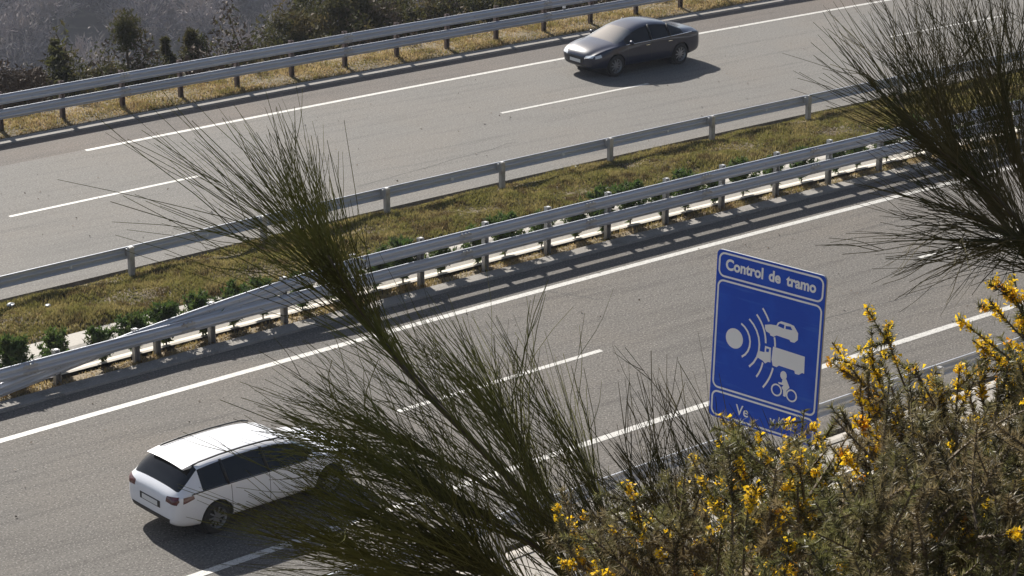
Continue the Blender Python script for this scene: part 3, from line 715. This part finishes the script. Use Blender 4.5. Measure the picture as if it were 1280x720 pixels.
tag(far_wood(), 'grey brown leafless woodland covering the far hillside across the valley', 'woodland', kind='stuff')

# ------------------------------------------------------------------ broom (whippy foreground shrubs)
class Whips:
    """many tapering 3-sided stems collected as arrays"""
    def __init__(s): s.p = []; s.r = []
    def add(s, pts, r0, r1): s.p.append(pts); s.r.append((r0, r1))
    def build(s, name, m, parent, sides=3, npt=6):
        P = np.array([resample(p, npt) for p in s.p]); Rr = np.array(s.r); n = len(P)
        t = np.gradient(P, axis=1); t /= np.linalg.norm(t, axis=2)[..., None]+1e-9
        a = np.cross(t, np.array([.31, .17, .93])); a /= np.linalg.norm(a, axis=2)[..., None]+1e-9; b = np.cross(t, a)
        k = np.linspace(0, 1, npt)[None, :, None]; rad = Rr[:, :1, None]*(1-k)+Rr[:, 1:, None]*k
        V = np.stack([P+(a*math.cos(2*math.pi*j/sides)+b*math.sin(2*math.pi*j/sides))*rad for j in range(sides)], 2)
        base = (np.arange(n)*npt*sides)[:, None, None]; i = np.arange(npt-1)[None, :, None]*sides; j = np.arange(sides)[None, None]
        f = np.stack([base+i+j, base+i+(j+1) % sides, base+i+sides+(j+1) % sides, base+i+sides+j], -1).reshape(-1, 4)
        return from_np(name, V.reshape(-1, 3), f, m, parent)
def resample(p, n):
    p = np.array([tuple(q) for q in p], float)
    if len(p) == n: return p
    d = np.concatenate([[0], np.cumsum(np.linalg.norm(np.diff(p, axis=0), axis=1))]); u = np.linspace(0, d[-1], n)
    return np.stack([np.interp(u, d, p[:, k]) for k in range(3)], 1)
def bez(p0, p1, p2, n=6):
    return [p0*(1-t)**2+p1*2*t*(1-t)+p2*t*t for t in [i/(n-1) for i in range(n)]]
RJ = random.Random(5)
def jit(a): return Vector((RJ.gauss(0, a), RJ.gauss(0, a), RJ.gauss(0, a)))
def whip_sheaf(wh, limb, d0, n, tips, rw=.0044, sub=2, t0=.25, twig=.16, curl=.0):
    """whips leave a limb (list of pixel points at depth d0) and run to random points in the tip list [(x,y,spread)]"""
    L = [at(x, y, d) for x, y, d in limb]; L = resample(L, 40)
    for _ in range(n):
        t = t0+(1-t0)*RJ.random()**.8; p0 = Vector(L[min(39, int(t*39))]); tx, ty, sp, dd = RJ.choice(tips)
        p2 = at(tx+RJ.gauss(0, sp), ty+RJ.gauss(0, sp), d0+RJ.gauss(dd, .45))
        tan = (Vector(L[min(39, int(t*39)+1)])-Vector(L[max(0, int(t*39)-1)])).normalized()
        ln = (p2-p0).length
        if (p2-p0).normalized().dot(tan) < .35 or ln < .12: continue
        if ln > 1.9: p0 = p0.lerp(p2, 1-1.9/ln*RJ.uniform(.8, 1)); ln = (p2-p0).length
        p1 = p0+tan*ln*.30+jit(.05*min(1, ln/.7))
        q = bez(p0, p1.lerp(p0.lerp(p2, .5), .35), p2, 7)
        for k_ in range(1, 7): q[k_] = q[k_]+jit(.008*min(1, ln/.6))
        r0 = rw*RJ.uniform(.55, 1.15); wh.add(q, r0, r0*.4)
        for _k in range(RJ.randint(1, sub*2)):
            u = RJ.uniform(.15, .85); i = int(u*6); a = q[i].lerp(q[i+1], u*6-i); dr = (q[-1]-q[0]).normalized()
            side = jit(1); side -= dr*side.dot(dr); side.normalize()
            ll = ln*RJ.uniform(.15, .42); e = a+dr*ll+side*ll*RJ.uniform(.12, .40)
            wh.add([a, a.lerp(e, .5)+side*ll*.05, e], r0*.62, r0*.3)
def limb_mesh(mb, limb, r0, r1):
    P = resample([at(*p) for p in limb], 12); mb.tube([Vector(p) for p in P], [r0+(r1-r0)*i/11 for i in range(12)], 7)

D1 = 13.0
b1 = empty('broom_bush', at(770, 800, D1), 'tall olive green broom bush in the centre foreground leaning left over both carriageways', 'bush')
wood = MB(); wh = Whips()
main = [(790, 840, D1), (745, 720, D1), (690, 655, D1), (600, 560, D1), (520, 480, D1), (450, 390, D1), (410, 320, D1-.2)]
limb_mesh(wood, main, .030, .007)
limbs = [([(770,800,D1),(700,700,D1-.2),(590,640,D1-.5),(500,590,D1-.8)], .018),
         ([(760,800,D1),(640,720,D1-.3),(540,680,D1-.6),(460,640,D1-.9)], .018),
         ([(790,820,D1),(690,740,D1-.5),(560,740,D1-.9),(470,700,D1-1.1)], .016),
         ([(760,760,D1),(700,640,D1+.3),(650,560,D1+.5),(620,500,D1+.6)], .014),
         ([(700,665,D1),(600,600,D1+.1),(520,560,D1+.1),(450,530,D1)], .014),
         ([(780,800,D1),(770,700,D1+.4),(745,610,D1+.6),(720,560,D1+.7)], .012),
         ([(760,880,D1-.4),(680,790,D1-.5),(620,720,D1-.6),(580,660,D1-.6)], .012),
         ([(820,880,D1-.2),(750,780,D1-.2),(700,720,D1-.2),(670,650,D1-.2)], .012),
         ([(600,560,D1),(520,470,D1+.2),(440,380,D1+.3),(380,310,D1+.4)], .010)]
for lb, r0 in limbs: limb_mesh(wood, lb, r0, .005)
# crown sheaf, upper left
TIP = [(175,150,18,0),(225,120,22,0),(300,150,22,0),(255,200,25,0),(350,165,16,.1),(195,240,22,0),(385,190,12,.1)]
whip_sheaf(wh, main, D1, 62, [(300,190,40,0),(345,185,28,0),(265,240,38,0),(380,215,20,0)], t0=.68, sub=3)
whip_sheaf(wh, main, D1, 22, [(180,160,22,0),(225,140,20,0),(140,230,22,0),(150,270,16,0)], t0=.7, sub=1)
whip_sheaf(wh, limbs[8][0], D1, 34, [(370,175,22,0),(330,170,30,0),(395,240,16,0),(300,230,30,0)], t0=.35, sub=3)
whip_sheaf(wh, main, D1, 22, [(395,300,22,0),(350,320,35,0),(430,330,16,0)], t0=.6, sub=3)
whip_sheaf(wh, main, D1, 42, [(420,470,45,0),(380,430,35,0),(460,400,35,0),(520,430,25,.2)], t0=.3, sub=3)
# left lower mass
for lb, n_, tips in ((0, 80, [(400,480,35,-.4),(380,540,30,-.4),(340,520,20,-.5),(430,520,40,-.4),(480,500,40,-.2)]),
                     (1, 85, [(370,600,30,-.6),(385,640,30,-.6),(400,570,40,-.6),(430,600,40,-.5)]),
                     (2, 105, [(350,640,25,-.8),(380,690,30,-.8),(300,650,30,-.8),(420,660,40,-.8),(350,740,40,-.8)]),
                     (4, 60, [(380,480,35,0),(350,530,25,0),(420,450,30,0),(470,450,30,0)])):
    whip_sheaf(wh, limbs[lb][0], D1-.4, n_, tips, t0=.22, sub=3)
whip_sheaf(wh, limbs[6][0], D1-.5, 110, [(470,600,30,-.5),(510,570,30,-.5),(550,560,30,-.4),(450,650,30,-.5),(520,640,30,-.5),(580,600,25,-.4)], t0=.1, sub=2)
whip_sheaf(wh, limbs[7][0], D1-.2, 80, [(590,540,25,-.2),(620,560,25,-.2),(640,530,22,-.1),(600,620,25,-.2),(660,600,25,-.1)], t0=.1, sub=2)
# middle upright whips
whip_sheaf(wh, limbs[3][0], D1+.4, 80, [(490,410,16,.3),(520,400,18,.3),(560,405,18,.4),(600,430,22,.4),(640,450,20,.4),(540,450,25,.3)], t0=.15, sub=2)
whip_sheaf(wh, limbs[5][0], D1+.5, 50, [(600,420,22,.5),(640,440,20,.5),(670,480,25,.5),(690,430,18,.5),(725,490,22,.5),(620,500,25,.5)], t0=.1, sub=2)
whip_sheaf(wh, limbs[3][0], D1+.4, 6, [(675,365,8,.4),(740,395,10,.4),(815,480,12,.5)], t0=.2, sub=1)
wood.build('branch', M['broom_wood'], b1, True); wh.build('stems', M['broom'], b1)
world_children(b1)
# second broom, lower centre right, thinner, reaching up-left in front of the guardrail
D2 = 12.2
b2 = empty('broom_bush', at(1000, 860, D2), 'sparse broom bush of dark straight stems between tall broom and flowering gorse', 'bush')
wood = MB(); wh = Whips()
l2 = [[(1000,860,D2),(930,760,D2),(860,690,D2),(800,640,D2)], [(1020,860,D2),(980,740,D2),(940,650,D2),(905,600,D2)], [(960,860,D2),(860,780,D2),(780,720,D2),(720,690,D2)], [(1060,860,D2),(1040,740,D2),(1020,660,D2),(1000,600,D2)]]
for lb in l2: limb_mesh(wood, lb, .014, .005)
whip_sheaf(wh, l2[0], D2, 95, [(770,560,30,.1),(800,530,30,.1),(840,590,25,0),(730,600,30,0),(820,470,18,.1)], t0=.1, sub=2)
whip_sheaf(wh, l2[1], D2, 85, [(860,560,25,0),(880,580,22,0),(905,560,22,0),(850,500,20,.1),(925,600,20,0)], t0=.1, sub=2)
whip_sheaf(wh, l2[2], D2, 95, [(660,640,30,0),(700,600,30,0),(740,640,35,0),(770,680,30,0)], t0=.1, sub=2)
whip_sheaf(wh, l2[3], D2, 60, [(960,560,18,0),(990,580,20,0),(935,540,14,0),(915,530,12,0),(1030,600,20,0)], t0=.1, sub=2)
whip_sheaf(wh, l2[1], D2, 5, [(852,470,10,.1),(795,425,8,.1),(880,515,8,0)], t0=.2, sub=1)
wood.build('branch', M['broom_wood'], b2, True); wh.build('stems', M['broom_dark'], b2)
world_children(b2)
# third broom, upper right
D3 = 14.5
b3 = empty('broom_bush', at(1330, 470, D3), 'large dark brown broom bush spreading from the right edge over the upper right corner', 'bush')
wood = MB(); wh = Whips()
l3 = [[(1360,470,D3),(1290,330,D3),(1240,260,D3),(1190,190,D3),(1170,110,D3)], [(1370,460,D3),(1310,300,D3+.2),(1270,190,D3+.3),(1250,90,D3+.4)],
      [(1360,440,D3),(1270,270,D3-.2),(1210,215,D3-.4),(1150,170,D3-.5),(1120,120,D3-.5)], [(1350,420,D3),(1290,310,D3-.3),(1220,270,D3-.5),(1160,262,D3-.6)],
      [(1370,420,D3),(1320,200,D3+.3),(1300,80,D3+.4),(1290,0,D3+.5)], [(1350,400,D3),(1300,300,D3-.3),(1240,300,D3-.5),(1190,280,D3-.6)]]
for i, lb in enumerate(l3): limb_mesh(wood, lb, .024 if i < 3 else .014, .005)
whip_sheaf(wh, l3[0], D3, 95, [(1110,20,28,0),(1140,-20,35,0),(1180,10,40,0),(1090,60,22,0),(1160,60,40,0),(1210,60,40,0)], t0=.25, sub=4, rw=.0039)
whip_sheaf(wh, l3[1], D3, 125, [(1200,-10,40,.2),(1250,-20,40,.2),(1230,60,40,.2),(1280,40,40,.2),(1200,120,40,.2)], t0=.2, sub=3, rw=.0039)
whip_sheaf(wh, l3[2], D3, 100, [(1090,110,30,-.4),(1110,150,30,-.4),(1140,90,35,-.4),(1130,190,35,-.4),(1150,30,30,-.3)], t0=.2, sub=3, rw=.0039)
whip_sheaf(wh, l3[2], D3, 34, [(1040,20,18,-.3),(1060,40,22,-.3),(1020,60,14,-.3),(1040,100,16,-.4),(990,105,8,-.4)], t0=.5, sub=1)
whip_sheaf(wh, l3[4], D3, 90, [(1290,-10,35,.3),(1260,40,40,.3),(1290,90,40,.3),(1270,150,40,.3)], t0=.2, sub=3, rw=.0039)
whip_sheaf(wh, l3[3], D3, 62, [(1120,220,35,-.5),(1150,260,30,-.5),(1100,180,30,-.5),(1170,210,35,-.5)], t0=.25, sub=2)
# drooping bare twigs below
whip_sheaf(wh, l3[5], D3, 85, [(1150,290,30,-.6),(1170,330,30,-.6),(1200,345,30,-.5),(1230,335,30,-.5),(1120,330,25,-.6),(1240,380,25,-.5)], rw=.0045, t0=.15, sub=2)
whip_sheaf(wh, l3[5], D3, 16, [(1055,315,12,-.6),(1110,350,14,-.6),(1140,330,16,-.6),(1130,365,10,-.6),(1090,290,12,-.6)], rw=.0045, t0=.5, sub=1)
wood.build('branch', M['broom_wood'], b3, True); wh.build('stems', M['broom_dark'], b3)

world_children(b3)

# ------------------------------------------------------------------ gorse with yellow flowers
def gorse(base_px, D, shoots, label, ff, dens=620, spread=.05, seed=3):
    """shoots: list of (x0,y0,x1,y1,depth offset) stems; spines all along, flowers near tip with probability ff"""
    root = empty('gorse_bush', at(*base_px, D), label, 'bush')
    rr_ = random.Random(seed); wood = Whips(); sp = []; fl = []
    for (x0, y0, x1, y1, dd, flo) in shoots:
        a, b = at(x0, y0, D+dd+rr_.gauss(0, .05)), at(x1, y1, D+dd+rr_.gauss(0, .12)); mid = a.lerp(b, .5)+Vector((rr_.gauss(0, .02), rr_.gauss(0, .02), rr_.gauss(0, .03)))
        q = bez(a, mid, b, 7); wood.add(q, .0065, .003)
        L = (b-a).length; n = int(dens*L); P = resample(q, 30)
        # side shoots
        stems = [(P, 1.0)]
        for k in range(int(L*11)):
            i = rr_.randint(4, 26); d = (b-a).normalized()+Vector((rr_.gauss(0, .6), rr_.gauss(0, .6), rr_.gauss(0, .6))); d.normalize(); ll = rr_.uniform(.05, .16)
            e = Vector(P[i])+d*ll; wood.add([Vector(P[i]), e], .003, .0015); stems.append((resample([Vector(P[i]), e], 12), ll/L*1.4))
        for (Q, wgt) in stems:
            m_ = int(n*wgt)
            if m_ < 4: m_ = 4
            i = rng.integers(0, len(Q)-1, m_); t = rng.random((m_, 1)); c = Q[i]*(1-t)+Q[i+1]*t
            ax = Q[-1]-Q[0]; ax /= np.linalg.norm(ax)+1e-9
            d = rng.normal(size=(m_, 3)); d -= (d@ax)[:, None]*ax; d /= np.linalg.norm(d, axis=1)[:, None]; d = d+ax*.55
            L_ = rng.uniform(.014, .036, (m_, 1)); e = np.cross(d, rng.normal(size=(m_, 3))); e /= np.linalg.norm(e, axis=1)[:, None]
            v = np.empty((m_, 3, 3)); v[:, 0] = c-e*.0022; v[:, 1] = c+e*.0022; v[:, 2] = c+d*L_; sp.append(v.reshape(-1, 3))
        if flo > 0:
            for (Q, wgt) in stems:
                if rr_.random() > flo: continue
                for k in range(rr_.randint(5, 11) if wgt == 1.0 else rr_.randint(1, 4)):
                    u = 1-rr_.random()**1.6*(.28 if wgt == 1.0 else .6); c = Q[min(len(Q)-1, int(u*(len(Q)-1)))]
                    for j in range(9):
                        cc = c+rng.normal(scale=.009, size=3); d = rng.normal(size=3); d /= np.linalg.norm(d); e = np.cross(d, rng.normal(size=3)); e /= np.linalg.norm(e); s_ = rr_.uniform(.010, .019)
                        fl.append([cc-e*s_*.55, cc+d*s_*.5-e*s_*.35, cc+d*s_, cc+d*s_*.5+e*s_*.55])
    wood.build('stems', M['gorse_wood'], root)
    v = np.concatenate(sp); from_np('spines', v, np.arange(len(v)).reshape(-1, 3), M['gorse'], root)
    if fl:
        v = np.array(fl).reshape(-1, 3); from_np('flowers', v, np.arange(len(v)).reshape(-1, 4), M['flower'], root)
    world_children(root); return root
RG = random.Random(21)
def shoots_fan(n, bx, by, bs, tips, sp, flo, dspread=.3, frac=(.35, .75)):
    out = []
    for _ in range(n):
        tx, ty = RG.choice(tips); x1, y1 = tx+RG.gauss(0, sp), ty+RG.gauss(0, sp); x0, y0 = bx+RG.gauss(0, bs), by+RG.gauss(0, bs)
        f = RG.uniform(*frac); out.append((x1+(x0-x1)*f, y1+(y0-y1)*f, x1, y1, RG.gauss(0, dspread), flo))
    return out
# flowering bush to the right of the sign
sh = [(1180,620,1040,428,0,1),(1150,600,1085,440,.0,1),(1165,560,1106,412,0,1),(1190,560,1140,455,.1,.8),(1180,640,1070,470,.1,.8),(1200,600,1200,455,0,.8),(1230,620,1225,450,.1,.6),
      (1330,470,1240,348,0,1),(1320,480,1262,360,0,1),(1330,470,1236,375,.1,1),(1330,500,1198,398,0,1),(1330,520,1215,425,0,.7),(1320,560,1250,420,0,.8),(1340,520,1275,400,0,.8)]
sh += shoots_fan(46, 1190, 700, 60, [(1080,490),(1120,480),(1160,490),(1060,530),(1200,500),(1240,470),(1270,450),(1100,540)], 24, .22, .25)
gorse((1200, 760), 8.6, sh, 'spiny gorse bush with bright yellow flower tips, on the right below the dark broom', 1, seed=4)
sh = shoots_fan(60, 1000, 760, 60, [(960,570),(910,555),(925,545),(985,540),(1000,590),(940,610),(1015,620),(960,640),(990,660),(1040,560),(900,590)], 18, .28, .25)
gorse((1000, 800), 8.9, sh, 'spiny gorse bush with orange yellow flowers directly below the blue sign', 1, seed=5)
sh = shoots_fan(60, 880, 800, 60, [(790,640),(830,620),(860,650),(820,690),(900,640),(870,600),(740,680),(710,660),(760,650),(690,700)], 22, .12, .25)
gorse((880, 830), 9.6, sh, 'low olive gorse bush with few flowers at the bottom centre, before the pale drain', 1, seed=6)
sh = shoots_fan(150, 1180, 860, 120, [(1060,620),(1120,600),(1180,590),(1240,570),(1280,540),(1090,660),(1150,650),(1220,640),(1270,620),(1040,690),(1110,710),(1190,700),(1260,690),(1000,700)], 26, .05, .35, (.2, .6))
gorse((1180, 860), 8.0, sh, 'dense dry brown gorse thicket with hardly any flowers in the lower right corner', 1, dens=760, seed=7)

# small grit and leaf scraps lying on both carriageways
n = 420; s_g = rng.uniform(-42, 2, n); T_g = np.concatenate([rng.uniform(33, 43.5, n//2), rng.uniform(50, 60.8, n//2)])
c = np.stack([s_g, T_g-bend(s_g), np.full(n, .012)], 1); a_ = rng.uniform(0, 6.28, n); r_g = rng.uniform(.008, .035, n)
v = np.stack([c+np.stack([np.cos(a_+k)*r_g, np.sin(a_+k)*r_g, rng.uniform(-.006, .03, n)], 1) for k in (0, 1.7, 3.3, 4.8)], 1).reshape(-1, 3)
tag(from_np('road_grit', v, np.arange(4*n).reshape(-1, 4), M['scrub_brown']), 'dark specks of grit and leaf scraps on the asphalt', 'grit', kind='stuff')

# ------------------------------------------------------------------ litter on the reservation
def litter(name, s, T, r, label):
    mb = MB(); bm = bmesh.new(); bmesh.ops.create_icosphere(bm, subdivisions=2, radius=r)
    c = W(s, T, float(hz(np.float64(s), np.float64(T)))+.08)
    for v in bm.verts: v.co = v.co*random.uniform(.7, 1.2); v.co.z *= .6
    mb.add([v.co for v in bm.verts], [tuple(q.index for q in f.verts) for f in bm.faces]); bm.free()
    o = mb.build(name, M['plate_white'], None, False); o.location = c; tag(o, label, 'litter')
litter('litter', -37.14, 49.02, .10, 'crumpled white scrap of litter on the grass at the left edge')
litter('litter', -36.6, 48.25, .06, 'small pale scrap of litter in the grass right of the larger white one')
litter('litter', -20.4, 49.5, .07, 'small white scrap at the foot of the single guardrail in mid picture')

# ------------------------------------------------------------------ valley air
mh = bpy.data.materials.new('haze_air'); mh.use_nodes = True; t = mh.node_tree; t.nodes.remove(t.nodes['Principled BSDF'])
pv = t.nodes.new('ShaderNodeVolumePrincipled'); pv.inputs['Density'].default_value = .00018; pv.inputs['Color'].default_value = (.80, .86, 1, 1); pv.inputs['Anisotropy'].default_value = .2
t.links.new(pv.outputs[0], t.nodes['Material Output'].inputs['Volume'])
mb = MB(); mb.box((0, 1000, 25), (9200, 9600, 330)); tag(mb.build('haze', mh), kind='stuff')
